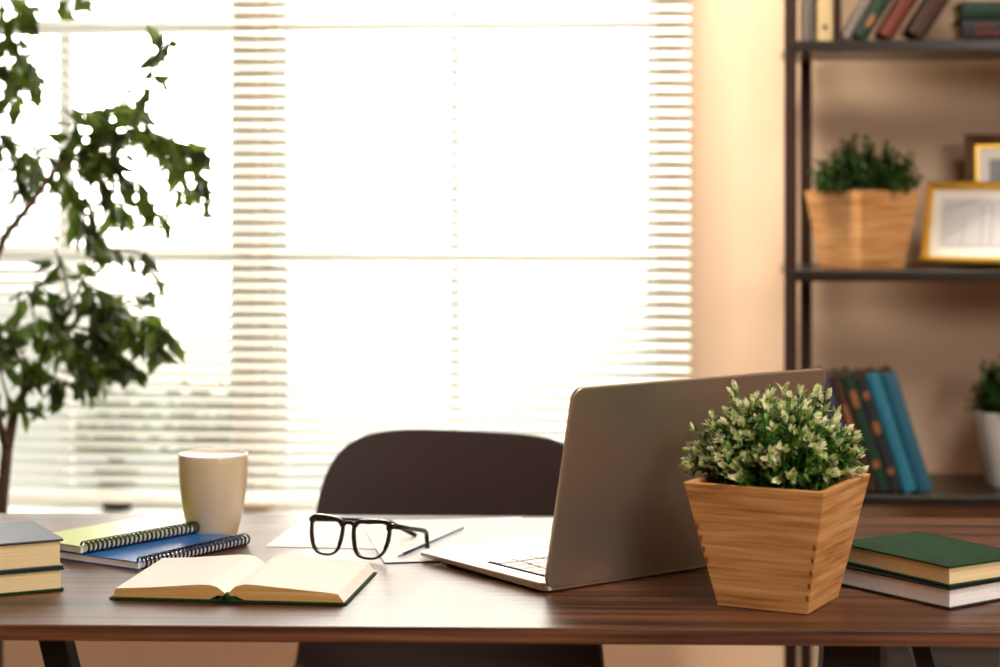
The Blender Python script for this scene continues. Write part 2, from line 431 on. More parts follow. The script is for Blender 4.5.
m.add(vs, [(j * (nu + 1) + i, j * (nu + 1) + i + 1, (j + 1) * (nu + 1) + i + 1, (j + 1) * (nu + 1) + i) for j in range(nv) for i in range(nu)])
sh = m.build('shell', M['chair'], ch, smooth=True)
so = sh.modifiers.new('thick', 'SOLIDIFY'); so.thickness = .012; so.offset = -1
for sx, sy in ((-1, -1), (1, -1), (-1, 1), (1, 1)):
    m = MB(); m.tube([(sx * .12, -.12 + sy * .09, .425), (sx * .2, -.12 + sy * .2, 0.0)], [.013, .009], 10)
    m.build('leg', M['black_metal'], ch, smooth=True)
m = MB(); m.bx(-.14, .14, -.23, -.01, .415, .424); m.build('seat_frame', M['black_metal'], ch, bevel=.003)

# ------------------------------------------------------------------ plants
def rnd_dir(rn, up=0.0):
    while True:
        v = Vector((rn.uniform(-1, 1), rn.uniform(-1, 1), rn.uniform(-1, 1)))
        if .1 < v.length < 1:
            v.normalize(); v.z += up; return v.normalized()
def bushy(parent, seed, rx, h, z0, n, leafL, leafW, pale, base_r, kinds, tipL=None, dark=False):
    """dome of sprigs; green leaves and pale tip rosettes are separate meshes"""
    rn = random.Random(seed); g = MB(); tmb = MB(); st = MB()
    for i in range(n):
        q = rn.uniform(0, 2 * pi); e = math.asin(rn.uniform(0.0, 1.0) ** 1.15)
        lump = 1 + .16 * sin(3 * q + seed) * cos(e) + .12 * sin(5 * q + 2 * e * 3 + seed * 2)
        rr = rn.uniform(.72, 1.0) * lump
        tip = Vector((cos(q) * cos(e) * rx * rr, sin(q) * cos(e) * rx * rr, z0 + .008 + sin(e) * h * rr))
        # overhang near the rim, never below it
        b = Vector((cos(q) * base_r * rn.uniform(.1, .9), sin(q) * base_r * rn.uniform(.1, .9), z0 - .012))
        mid = (b + tip) / 2 + Vector((0, 0, .15 * h))
        pts = [b * (1 - t) ** 2 + mid * 2 * t * (1 - t) + tip * t * t for t in (0, .33, .66, 1)]
        st.tube(pts, [.0011, .001, .0008, .0006], 4)
        k = rn.randint(*kinds)
        for j in range(k):
            t = .3 + .7 * (j + rn.random()) / k
            p = b * (1 - t) ** 2 + mid * 2 * t * (1 - t) + tip * t * t
            d = (tip - mid).normalized() * .45 + rnd_dir(rn, .25)
            L = leafL * rn.uniform(.7, 1.15)
            g.leaf(p, d, Vector((0, 0, 1)), L, leafW * rn.uniform(.8, 1.1), .15, 0 if rn.random() < .55 + .3 * (1 - t) else 1)
        out_ = (tip - Vector((0, 0, z0))).normalized()
        if rn.random() < pale * (.45 + .75 * (sin(4 * q + 1) * cos(5 * e) > -.2)):
            for j in range(rn.randint(6, 10)):
                d = out_ * rn.uniform(.5, 1.3) + rnd_dir(rn, .35) * .8
                L = (tipL or leafL) * rn.uniform(.6, 1.0)
                tmb.leaf(tip - out_ * rn.uniform(0, .007), d, out_, L, L * .55, -.12, 0)
    st.build('stem', M['leafm'], parent); g.build('foliage', [M['leafs'], M['leafd']] if dark else [M['leafd'], M['leafm']], parent)
    if pale: tmb.build('leaf_tip', M['leafp'], parent)['label'] = 'pale cream-green leaf tips'

def bamboo_pot(root, b, t, h, joints=True):
    th = .008
    m = MB()
    # four mitred side boards
    for k in range(4):
        Rm = Matrix.Rotation(k * pi / 2, 4, 'Z')
        o_ = [(-b, -b, 0), (b, -b, 0), (t, -t, h), (-t, -t, h)]
        ti, bi = t - th, b - th
        i_ = [(-bi, -bi, 0), (bi, -bi, 0), (ti, -ti, h), (-ti, -ti, h)]
        vs = [Rm @ Vector(v) for v in o_ + i_]
        mb = MB(); mb.add(vs, [(0, 1, 2, 3), (5, 4, 7, 6), (3, 2, 6, 7), (0, 4, 5, 1), (1, 5, 6, 2), (0, 3, 7, 4)])
        mb.build('side_board', M['bamboo'], root, bevel=.0008)
        if joints and k in (0,):
            pass
    mb = MB(); mb.frustum(b - th - .001, b - th + .001, .002, .012); mb.build('base', M['bamboo'], root)
    zz = h - .014; f = (zz / h); tt = b + (t - b) * f - th - .001
    mb = MB(); mb.frustum(tt - (t - b) * .1, tt - .0005, zz - .02, zz); mb.build('soil', M['soil'], root)
    if joints:      # small brown pegs of the finger joints at both edges of the front board
        for sg, rng in ((1, range(5)), (-1, range(1, 5))):
            for j in rng:
                zc = h * (.13 + .105 * j if sg > 0 else .28 + .09 * j); w = b + (t - b) * zc / h; hh = h * .022
                k = (t - b) / h
                x0, x1 = (w - .0035, w - .0012)
                mb = MB(); ys = [-(b + k * (zc + q_)) for q_ in (-hh, hh)]
                vs = [(sg * x0, ys[0] - .0003, zc - hh), (sg * x1, ys[0] - .0003, zc - hh), (sg * x1, ys[1] - .0003, zc + hh), (sg * x0, ys[1] - .0003, zc + hh)]
                vs += [(x, y + .002, z) for x, y, z in vs]
                mb.add(vs, [(0, 1, 2, 3), (7, 6, 5, 4), (0, 4, 5, 1), (1, 5, 6, 2), (2, 6, 7, 3), (3, 7, 4, 0)])
                mb.build('joint_peg', M['peg'], root)

# big pot in front
u_ang = radians(62)      # direction of the receding right side in view space
side, stp, hp = .094, .146, .1245
uL = Vector((cos(u_ang + pi / 2), sin(u_ang + pi / 2))); vR = Vector((cos(u_ang), sin(u_ang)))
cb = Vector((.3000, 1.952)) + (uL + vR) * side / 2
pot = thing('potted_boxwood', 'tapered square bamboo pot with a bushy cream-tipped plant beside the laptop', 'potted plant',
            W(cb.x, cb.y, .7505), A + u_ang - pi / 2 + pi / 2 - radians(90))
bamboo_pot(pot, side / 2, stp / 2, hp)
bushy(pot, 5, .083, .084, hp - .002, 430, .0088, .0058, .72, .056, (13, 20), tipL=.0118)

# ------------------------------------------------------------------ laptop
Cn = Vector((.0462, 2.052)); h_ang = radians(37)
lap = thing('laptop', 'open silver laptop seen from behind, its lid toward the potted plant', 'laptop', W(Cn.x, Cn.y, .7505), A + h_ang)
LW, LD, LT = .3650, .232, .010
def rrect(x0, x1, y0, y1, r, n=6, corners=(1, 1, 1, 1)):
    pts = []
    for ci, (cx, cy, a0) in enumerate(((x1 - r, y1 - r, 0), (x0 + r, y1 - r, 90), (x0 + r, y0 + r, 180), (x1 - r, y0 + r, 270))):
        if corners[ci]:
            for k in range(n + 1):
                a = radians(a0 + 90 * k / n); pts.append((cx + r * cos(a), cy + r * sin(a)))
        else:
            pts.append((x1 if ci in (0, 3) else x0, y1 if ci < 2 else y0))
    return pts
def plate(poly, z0, z1, mb, T=None):
    n = len(poly); vs = [Vector((x, y, z0)) for x, y in poly] + [Vector((x, y, z1)) for x, y in poly]
    if T: vs = [T @ v for v in vs]
    mb.add(vs, [tuple(reversed(range(n))), tuple(range(n, 2 * n))] + [(i, (i + 1) % n, (i + 1) % n + n, i + n) for i in range(n)])
m = MB(); plate(rrect(0, LW, 0, LD, .011), .0015, LT, m)
for v in m.v:
    if v.z < .005: v.z += .0045 * max(0, v.y / LD) ** 2      # the base thins toward its front edge
m.build('base', M['alu'], lap, bevel=.0012)
m = MB(); plate(rrect(.002, LW - .002, .002, LD - .002, .010), LT, LT + .0002, m); m.build('deck', M['alulight'], lap)
for x, y, ft in ((.03, .03, .0016), (LW - .03, .03, .0016), (.03, LD - .03, .006), (LW - .03, LD - .03, .006)):
    m = MB(); m.lathe([(.006, -.0005), (.006, ft)], 16, (x, y, 0)); m.build('rubber_foot', M['black'], lap)
m = MB(); plate(rrect(.022, LW - .022, .018, .132, .003), LT + .0002, LT + .0005, m); kw = m.build('keyboard', M['keywell'], lap)
rows = [(.020, 12, .016), (.0385, 13, .0165), (.0565, 13, .0165), (.0745, 12, .0165), (.0925, 11, .0165)]
kx0, kx1 = .024, LW - .024
for y, nk, hh in rows:
    wk = (kx1 - kx0) / nk
    for i in range(nk):
        m = MB(); plate(rrect(kx0 + i * wk + .0014, kx0 + (i + 1) * wk - .0014, y, y + hh, .0015, 2), LT + .0005, LT + .0011, m)
        m.build('key', M['key'], kw)
wk = (kx1 - kx0) / 12
for i0, i1 in ((0, 1), (1, 2), (2, 3), (3, 8), (8, 9), (9, 10), (10, 11), (11, 12)):
    m = MB(); plate(rrect(kx0 + i0 * wk + .0014, kx0 + i1 * wk - .001, .1105, .1275, .0015, 2), LT + .0005, LT + .0016, m)
    m.build('key', M['key'], kw)
m = MB(); plate(rrect(.125, LW - .125, .142, .218, .004), LT + .0002, LT + .0005, m); m.build('trackpad', M['key'], lap)
T_ = radians(12.6); LH = .2150
Tl = Matrix.Translation((0, .004, .006)) @ Matrix.Rotation(pi / 2 + T_, 4, 'X')
# lid local: x width, y height, z thickness (z- faces the base side)
m = MB(); plate(rrect(0, LW, 0, LH, .012, 8), 0, .0055, m, Tl); m.build('lid', M['alu'], lap, bevel=.0016, seg=3)
m = MB(); plate(rrect(.006, LW - .006, .006, LH - .006, .006), -.0006, -.0001, m, Tl); m.build('screen', M['black'], lap)
m = MB(); m.tube([(.05, .004, .009), (LW - .05, .004, .009)], .0045, 12); m.build('hinge', M['black'], lap, smooth=True)

# ------------------------------------------------------------------ mug
mug = thing('coffee_mug', 'tall beige ceramic cup behind the spiral notebooks', 'mug', W((213.2 - 500) / F * 2.386, 2.386, .7505)); mug.scale = (1, 1, 1.03)
m = MB()
op = [(.0, .0), (.0268, 0), (.0282, .0015), (.0312, .012), (.0352, .030), (.0389, .052), (.0409, .073), (.0413, .088), (.0411, .0945)]
ip = [(.0378, .0945), (.0375, .080), (.035, .050), (.029, .018), (.022, .008), (0, .006)]
m.lathe(op + [(.0405, .0960), (.0396, .0966), (.0386, .0961)] + ip, 72)
m.build('body', M['mug'], mug, smooth=True)
m = MB(); m.lathe([(.0412, .0946), (.0410, .0958), (.0404, .0968), (.0395, .0972), (.0385, .0967), (.0377, .0947)], 72)
m.build('rim', M['mugrim'], mug, smooth=True)['label'] = 'glossy cream rim'

# ------------------------------------------------------------------ books
def book(label, loc, rotz, w, l, t, cover, pages, spine=None, parent_rot=None, group=None, name='book', ct=.0022, over=.003, spinedeco=None, edge=None):
    """local origin at a corner; x runs fore-edge -> spine, y along the spine"""
    r = thing(name, label, 'book', loc, rotz, group)
    if parent_rot: r.rotation_euler = parent_rot
    m = MB(); m.bx(0, w, 0, l, 0, ct); m.bx(0, w, 0, l, t - ct, t)
    # rounded spine
    poly = []
    for k in range(9):
        a = -pi / 2 + pi * k / 8; poly.append((w + .004 * cos(a), t / 2 + (t / 2) * sin(a)))
    poly += [(w - .003, t), (w - .003, 0)]
    m.extrude(poly, (0, l))
    m.build('cover', cover, r, bevel=.0006)
    m = MB(); m.bx(over, w - .002, over, l - over, ct, t - ct); m.build('page_block', pages, r)
    if spinedeco:
        dm, bands = spinedeco
        for y0, y1, z0, z1 in bands:
            mb = MB(); mb.bx(w + .0035, w + .0046, l * y0, l * y1, t * z0, t * z1)
            mb.build('spine_lettering', dm, r)
    return r
# right stack
cR = Vector((.4438, 1.973))
book('white-paged book with black cover at the bottom of the right stack', W(cR.x, cR.y, .7505), A + radians(36), .122, .175, .0215, M['black'], M['pagewhite'], group='books at the right of the desk')
cR2 = Vector((.4440, 1.976))
book('green cloth book lying on top of the right stack', W(cR2.x, cR2.y, .7725), A + radians(33), .118, .165, .0205, M['green'], M['page'], group='books at the right of the desk')
# left stack
cL = Vector((-.4510, 2.070))
book('dark green book at the bottom of the left stack', W(cL.x, cL.y, .7505), A + radians(116), .13, .2, .0235, M['greendark'], M['page'], group='books at the left of the desk').children[0].data.materials[0] = M['green']
book('slate blue book on top of the left stack', W(cL.x - .001, cL.y + .001, .7745), A + radians(117.5), .126, .195, .0290, M['navy'], M['page'], group='books at the left of the desk')
tb = bpy.data.objects['book.003'] if 'book.003' in bpy.data.objects else None
if tb:
    mb = MB(); mb.bx(.0, .126, 0, .195, .0290, .0293); mb.build('cover_sheet', M['slate'], tb)['label'] = 'pale slate blue front board'

# open book
ob = thing('open_book', 'open cream-paged book lying near the front of the desk', 'book', W(-.2748, 2.012, .7505), A + radians(-7))
HWD, OLEN = .121, .165
m = MB()
cov = [(-.1225, 0), (.1225, 0), (.1225, .0014), (.01, .0022), (.006, .006), (-.006, .006), (-.01, .0022), (-.1225, .0014)]
m.extrude(cov, (-.0008, OLEN + .001)); m.build('cover', M['green'], ob, bevel=.0004)
def half(sign, prof):
    mb = MB(); ys = [0, OLEN]
    lo = [(x, .0024 if x > .01 else .0062) for x, z in prof]
    poly = [(sign * x, z) for x, z in prof] + [(sign * x, z) for x, z in reversed(lo)]
    n = len(prof); vs = []
    for y in ys: vs += [(sign * x, y, z) for x, z in prof]
    fs = [(i, i + 1, i + 1 + n, i + n) for i in range(n - 1)]
    mb.add(vs, fs, 0)
    vs = []
    for y in ys: vs += [(sign * x, y, z) for x, z in lo]
    mb.add(vs, fs, 1)
    for yi in (0, OLEN):
        vs = [(sign * x, yi, z) for x, z in prof] + [(sign * x, yi, z) for x, z in lo]
        mb.add(vs, [(i, i + 1, n + i + 1, n + i) for i in range(n - 1)], 1)
    vs = [(sign * prof[-1][0], 0, prof[-1][1]), (sign * prof[-1][0], OLEN, prof[-1][1]), (sign * lo[-1][0], OLEN, lo[-1][1]), (sign * lo[-1][0], 0, lo[-1][1])]
    mb.add(vs, [(0, 1, 2, 3)], 1)
    o = mb.build('page_block', [M['pageopen'], M['pageedge']], ob); return o
half(-1, [(0, .0075), (.004, .0105), (.010, .0148), (.018, .0168), (.03, .0168), (.05, .0152), (.08, .0128), (.10, .0118), (.1155, .011), (.1185, .0024)])
half(1, [(0, .0075), (.004, .0115), (.009, .0160), (.018, .0182), (.03, .0178), (.055, .0158), (.08, .0138), (.10, .0122), (.1135, .0108), (.120, .0024)])
m = MB(); m.tube([(0, -.0025, .0050), (0, .004, .0062)], .0034, 12); m.build('headband', M['green'], ob, smooth=True)

# ------------------------------------------------------------------ spiral notebooks
def notebook(label, loc, rotz, L, Wd, T, cover, back, wire, nr, group):
    """x along the wire binding, y away from it"""
    r = thing('spiral_notebook', label, 'notebook', loc, rotz, group)
    m = MB(); plate(rrect(0, L, .004, Wd, .012, 5, (1, 1, 0, 0)), 0, .0009, m); m.build('back_cover', back, r)
    m = MB(); plate(rrect(.001, L - .001, .005, Wd - .001, .012, 5, (1, 1, 0, 0)), .0009, T - .0009, m); m.build('page_block', M['pagewhite'], r)
    m = MB(); plate(rrect(0, L, .004, Wd, .012, 5, (1, 1, 0, 0)), T - .0009, T, m); m.build('front_cover', cover, r)
    m = MB(); R_ = T / 2 + .0028
    for i in range(nr):
        x = .006 + (L - .012) * i / (nr - 1)
        for dx in (-.0008, .0008):
            m.tube([(x + dx, .004 + (R_ * 1.0) * sin(2 * pi * k / 18), R_ + (R_ - .0007) * cos(2 * pi * k / 18)) for k in range(18)], .00075, 6, closed=True)
    m.build('wire_binding', wire, r, smooth=True)
    return r
nbA = radians(57)
nb0 = Vector((-.391, 2.178))
notebook('bright blue spiral notebook between the cup and the open book', W(nb0.x, nb0.y, .7505), A + nbA, .184, .142, .0085, M['blue'], M['blue'], M['wire_dark'], 27, 'spiral notebooks')
e = Vector((cos(nbA), sin(nbA))); q = Vector((-sin(nbA), cos(nbA)))
g0 = nb0 + e * -.004 + q * .083
gr = notebook('lime green spiral notebook lying on top of the blue one', W(g0.x, g0.y, .7598), A + radians(52), .178, .100, .0085, M['greenspiral'], M['greendark'], M['wire_green'], 26, 'spiral notebooks')

# ------------------------------------------------------------------ papers, pen
def sheet(label, corner, ang_, w, l, z, th=.0004):
    o = thing('paper_sheet', label, 'paper', W(corner.x, corner.y, z), A + ang_, 'loose white papers')
    return o
def paper(label, corner, ang_, w, l, z, th=.0004):
    m = MB(); m.bx(0, w, 0, l, 0, th)
    o = m.build('paper_sheet', M['paper']); o.location = W(corner.x, corner.y, z); o.rotation_euler = (0, 0, A + ang_)
    tag(o, label, 'paper', 'loose white papers'); return o
paper('white paper sheet on the left, partly under the glasses', Vector((-.272, 2.322)), radians(-7), .262, .18, .7503)
paper('white paper sheet under the right side of the glasses, topmost', Vector((-.128, 2.218)), radians(10), .205, .272, .7512)
paper('white paper sheet with its corner toward the chair, beside the laptop', Vector((-.110, 2.232)), radians(5), .205, .27, .7507)
p0 = G(398, 557, .754); p1 = G(474, 523.5, .754)
pd = (p1 - p0); pn = thing('pen', 'slim blue pen lying slantwise on the papers by the glasses', 'pen', p0 + Vector((0, 0, .0005)), math.atan2(pd.y, pd.x))
PL = min(pd.length, .2)
m = MB(); m.tube([(.012, 0, 0), (PL * .38, 0, 0)], .0019, 10); m.build('barrel', M['penblue'], pn, smooth=True)
m = MB(); m.tube([(0, 0, 0), (.004, 0, 0), (.012, 0, 0)], [.0006, .0012, .0019], 10); m.build('tip', M['penclear'], pn, smooth=True)
m = MB(); m.tube([(PL * .38, 0, 0), (PL, 0, 0)], .0014, 10); m.build('shaft', M['penclear'], pn, smooth=True)

# ------------------------------------------------------------------ glasses
gc = Vector((-.1725, 2.240)); ga = radians(-28)
gl = thing('eyeglasses', 'black thick-rimmed eyeglasses standing open on the papers', 'glasses', W(gc.x, gc.y, .7520), A + ga)
def lens_outline(cx, mirror):
    pts = []
    base = [(-.0275, .040), (-.026, .0435), (-.018, .0455), (0, .0455), (.015, .044), (.0225, .0405), (.0245, .034), (.024, .024), (.0215, .014), (.017, .006), (.010, .002), (-.002, .0008), (-.013, .0025), (-.0215, .009), (-.0262, .019), (-.0278, .030)]
    # base: outer side at -x, nose at +x
    for x, z in base: pts.append((cx + (-x if mirror else x), z))
    return pts
def catmull(pts, n=4):
    out_ = []; N = len(pts)
    for i in range(N):
        p0, p1, p2, p3 = [Vector(pts[(i + k) % N]) for k in (-1, 0, 1, 2)]
        for j in range(n):
            t = j / n
            out_.append(.5 * ((2 * p1) + (p2 - p0) * t + (2 * p0 - 5 * p1 + 4 * p2 - p3) * t * t + (3 * p1 - p0 - 3 * p2 + p3) * t ** 3))
    return out_
lean = radians(9)
def fr_pt(x, z, y=0):   # frame plane leans back a little, slight wrap
    return Vector((x * .90, y + z * sin(lean) + x * x * 1.2, z * cos(lean)))
front = MB(); lensmb = []
for cx, mir in ((-.031, False), (.031, True)):
    ol = catmull(lens_outline(cx, mir), 4); n_ = len(ol); cen = Vector((cx, .024))
    inn = []
    for p in ol:
        dv = (p - cen); top_w = .0056 if dv.y > .012 else (.0036 if dv.y > -.012 else .0028)
        inn.append(cen + dv * (1 - top_w / dv.length))
    vs = [fr_pt(p.x, p.y, -.0024) for p in ol] + [fr_pt(p.x, p.y, -.0024) for p in inn] + [fr_pt(p.x, p.y, .0024) for p in ol] + [fr_pt(p.x, p.y, .0024) for p in inn]
    fs = []
    for i in range(n_):
        j = (i + 1) % n_
        fs += [(i, j, n_ + j, n_ + i), (2 * n_ + j, 2 * n_ + i, 3 * n_ + i, 3 * n_ + j), (j, i, 2 * n_ + i, 2 * n_ + j), (n_ + i, n_ + j, 3 * n_ + j, 3 * n_ + i)]
    front.add(vs, fs)
    lensmb.append([fr_pt(p.x, p.y, 0) for p in inn])
# bridge
front.tube([fr_pt(-.0085, .036), fr_pt(-.004, .0395), fr_pt(.004, .0395), fr_pt(.0085, .036)], [.0025, .0024, .0024, .0025], 8)
front.build('front_frame', M['acetate'], gl, smooth=False, bevel=.0005)
for ls in lensmb:
    mb = MB(); mb.add(ls, [tuple(range(len(ls)))]); mb.build('lens', M['lens'], gl)
for s_ in (-1, 1):
    mb = MB(); mb.box(fr_pt(s_ * .0585, .0385, .002), (.006, .006, .006)); mb.build('end_piece', M['acetate'], gl, bevel=.001)
# temples, defined in the view space then brought to local
Wi = (Matrix.Translation(gl.location) @ Matrix.Rotation(A + ga, 4, 'Z')).inverted()
def gpt(xv, d, z): return Wi @ W(xv, d, z)
hr = fr_pt(.0595, .0385, .004); hl = fr_pt(-.0595, .0385, .004)
def vpx(px, py, d): return Wi @ V(px, py, d)
rt = [hr, hr.lerp(vpx(424, 530.5, 2.315), .5), vpx(424, 530.5, 2.315), vpx(426.5, 533, 2.325), vpx(427, 541, 2.333), Wi @ G(427.5, 547, .7532)]
lt = [hl, hl.lerp(vpx(384, 520.5, 2.35), .5), vpx(384, 520.5, 2.35), vpx(392, 523, 2.36), vpx(402, 528.5, 2.372), Wi @ G(416, 535.5, .7532)]
for pts in (rt, lt):
    mb = MB(); mb.tube(pts, [.0032, .0026, .0026, .0026, .0025, .0026], 8); mb.build('temple', M['acetate'], gl, smooth=True)

# ------------------------------------------------------------------ shelf unit
pf = W((790.5 - 500) / F * 3.3, 3.3, 0)      # front-left post
SX0, SY0 = pf.x, pf.y; SW, SD, PW = .90, .255, .020
su = thing('shelving_unit', 'tall dark brown open shelving unit against the wall', 'shelf', (SX0, SY0, 0))
def zsh(py): return CZ - (py - YH) / F * 3.3
zs = [zsh(41), zsh(270), zsh(493.5)]
zz = [.29 - .37 + .0, ] 
sp = (zs[0] - zs[2]) / 2
tiers = [zs[2] - sp, zs[2], zs[1], zs[0], zs[0] + sp]
BT = .018
inset = .043
for i, z in enumerate(tiers):
    m = MB(); m.bx(0, SW, -.012, SD, z - BT, z); m.build('shelf_board', M['shelf'], su, bevel=.0015)
for x, y in ((0, 0), (SW, 0), (inset, SD - .01), (SW - inset, SD - .01)):
    m = MB(); m.bx(x - PW / 2 , x + PW / 2, y - PW / 2, y + PW / 2, 0, tiers[-1] + .02)
    m.build('post', M['post'], su, bevel=.002)
def S(px, y, z=0):       # point on the shelf at room depth SY0+y under column px
    p = onY(px, 0, SY0 + y); return Vector((p.x, p.y, z))

# bamboo pot on the middle tier
sp_loc = S(862, .105, zs[1] + .0005)
ip_ = thing('potted_shrub', 'tapered bamboo pot with dark green shrub on the middle shelf', 'potted plant', sp_loc, A + radians(34))
bamboo_pot(ip_, .0495, .0685, .130, joints=False)
bushy(ip_, 11, .090, .088, .122, 270, .014, .008, 0, .05, (12, 17), dark=True)

# white pot on the lower tier
wl = S(1013, .11, zs[2] + .0005)
wp = thing('potted_shrub', 'round white ceramic pot with green shrub at the right end of the lower shelf', 'potted plant', wl, 0)
m = MB(); m.lathe([(0, 0), (.040, 0), (.044, .003), (.062, .122), (.063, .126), (.060, .127), (.058, .122), (.054, .112)], 48); m.build('pot', M['whitepot'], wp, smooth=True)
m = MB(); m.lathe([(.0, .108), (.0545, .108), (.0555, .114), (0, .114)], 32); m.build('soil', M['soil'], wp)
bushy(wp, 21, .078, .095, .118, 220, .014, .008, 0, .045, (12, 17), dark=True)

# picture frames
def picture(label, loc, yaw, lean_, w, h, fw, inner, fm, content):
    r = thing('picture_frame', label, 'picture frame', loc, 0, 'framed pictures on the middle shelf')
    r.rotation_euler = (Matrix.Rotation(yaw, 3, 'Z') @ Matrix.Rotation(-lean_, 3, 'X')).to_euler()
    # local x right, z up, front toward -y
    m = MB()
    for (x0, x1, z0, z1, k) in ((0, w, 0, fw, 0), (0, w, h - fw, h, 0)):
        m.add([(x0, -.018, z0), (x1, -.018, z0), (x1 - (fw if z0 > 0 else 0), -.018, z1), (x0 + 0, -.018, z1)], [])
    o_ = [(0, 0), (w, 0), (w, h), (0, h)]; i_ = [(fw, fw), (w - fw, fw), (w - fw, h - fw), (fw, h - fw)]
    m = MB()
    vs = [(x, -.014, z) for x, z in o_] + [(x, -.020, z) for x, z in [(fw * .35, fw * .35), (w - fw * .35, fw * .35), (w - fw * .35, h - fw * .35), (fw * .35, h - fw * .35)]] + [(x, -.010, z) for x, z in i_] + [(x, 0, z) for x, z in o_] + [(x, 0, z) for x, z in i_]
    fs = []
    for i in range(4):
        j = (i + 1) % 4
        fs += [(i, j, 4 + j, 4 + i), (4 + i, 4 + j, 8 + j, 8 + i), (12 + j, 12 + i, 16 + i, 16 + j), (j, i, 12 + i, 12 + j), (8 + i, 8 + j, 16 + j, 16 + i)]
    m.add(vs, fs); m.build('frame', fm, r)
    if inner:
        fi = fw - .001; t = inner
        m = MB()
        m.bx(fi, fi + t, -.012, -.006, fi, h - fi); m.bx(w - fi - t, w - fi, -.012, -.006, fi, h - fi)
        m.bx(fi + t, w - fi - t, -.012, -.006, fi, fi + t); m.bx(fi + t, w - fi - t, -.012, -.006, h - fi - t, h - fi)
        m.build('inner_lip', M['gold'], r)['label'] = 'gold inner lip'
    m = MB(); m.bx(fw, w - fw, -.006, -.003, fw, h - fw); m.build('picture_mat', M['mat'], r)
    mg = content[1]
    m = MB(); m.bx(fw + mg, w - fw - mg, -.0066, -.006, fw + mg, h - fw - mg); pr_ = m.build('print', content[0], r)
    if content[2]:
        x0, x1, z0, z1 = fw + mg, w - fw - mg, fw + mg, h - fw - mg; cx_ = (x0 + x1) / 2
        mb = MB()
        def ln(a, b, t=.0007): mb.tube([(a[0], -.0068, a[1]), (b[0], -.0068, b[1])], t, 4)
        W_, H_ = x1 - x0, z1 - z0
        for sgn in (-1, 1):
            for k, off in enumerate((0, .2)):
                ln((cx_ + sgn * W_ * (.05 + off), z0 + .02 * H_), (cx_ + sgn * W_ * (.05 + off), z0 + H_ * (.86 - off * 1.2)))
            ln((cx_, z1 - .08 * H_), (cx_ + sgn * W_ * .45, z0 + H_ * .35))
            ln((cx_, z1 - .22 * H_), (cx_ + sgn * W_ * .45, z0 + H_ * .2))
            ln((cx_ + sgn * W_ * .1, z1 - .04 * H_), (cx_ + sgn * W_ * .45, z0 + .8 * H_))
        ln((x0 + .01, z0 + .003), (x1 - .01, z0 + .003))
        mb.build('sketch_line', M['sketch'], r)
    m = MB(); m.bx(fw, w - fw, -.003, -.0005, fw, h - fw); m.build('backing_board', M['brownframe'], r)
    return r
picture('gold-edged frame with a pale architectural sketch, leaning in front of the brown one', S(922, .115, zs[1] + .006), radians(-24), radians(16), .215, .142, .0125, 0, M['gold'], (M['print'], .016, True))
picture('brown wooden frame with gold inner lip, behind the sketch frame', S(965, .19, zs[1] + .004), radians(-6), radians(9), .20, .225, .020, .004, M['brownframe'], (M['photo'], .022, False))

# ------------------------------------------------------------------ books on the shelves
def upright(label, px, y, z, lean_, th, hgt, wd, cover, pages, group, deco=None):
    """a standing book, spine to the room; px = column of its lower left corner; lean_>0 leans its top to the left"""
    r = book(label, S(px, y, z), 0, wd, hgt, th, cover, pages, group=group, ct=.0018, over=.003, spinedeco=deco)
    # local x(fore->spine) -> -Y world ; local y(along the spine) -> up ; local z(thickness) -> +X
    # columns of the matrix are the images of the local axes
    Mx = Matrix(((0, 0, 1), (-1, 0, 0), (0, 1, 0))).transposed().transposed()
    B = Matrix(((0, 0, -1), (-1, 0, 0), (0, 1, 0)))   # x->-Y, y->+Z, z->-X
    L_ = Matrix.Rotation(-lean_, 3, 'Y')
    r.rotation_euler = (L_ @ B).to_euler()
    return r
# lower tier: leaning to the left, right-most first.  z axis (thickness) runs to -X
gname = 'books leaning on the lower shelf'
ln_ = radians(18)
seq = [('deep teal book at the right end of the leaning row', .024, .196, M['teald'], None),
       ('teal blue book second from the right in the leaning row', .022, .195, M['teal'], None),
       ('dark book with tan spine marks left of the teal books', .018, .192, M['bookblack'], (M['gilt'], [(.15, .2, .2, .8), (.5, .6, .2, .8), (.8, .86, .2, .8)])),
       ('dark green book in the middle of the leaning row', .020, .194, M['bookgreen'], (M['gilt'], [(.2, .26, .2, .8), (.72, .86, .25, .75)])),
       ('brown book second from the left in the leaning row', .018, .192, M['bookbrown'], (M['gilt'], [(.5, .75, .3, .7)])),
       ('navy book at the left end of the leaning row', .022, .196, M['navy'], None)]
x = S(932, .03).x
for lab, th, hg, cv, deco in seq:
    hg += .008
    r = upright(lab, 932, .145, zs[2] + .0008, ln_, th, hg, .13, cv, M['darkpage'], gname, deco)
    r.location.x = x
    x -= (th + .0007) / cos(ln_)
# raise so that the lower left corner stays on the board
for o in [o for o in bpy.data.objects if o.get('group') == gname]:
    th = max(v.co.z for v in o.children[0].data.vertices)
    # local z goes to -X and tilts down/up: find the lowest point
    bpy.context.view_layer.update()
    lo = min((o.matrix_world @ v.co).z for c in o.children for v in c.data.vertices)
    o.location.z += zs[2] + .0006 - lo

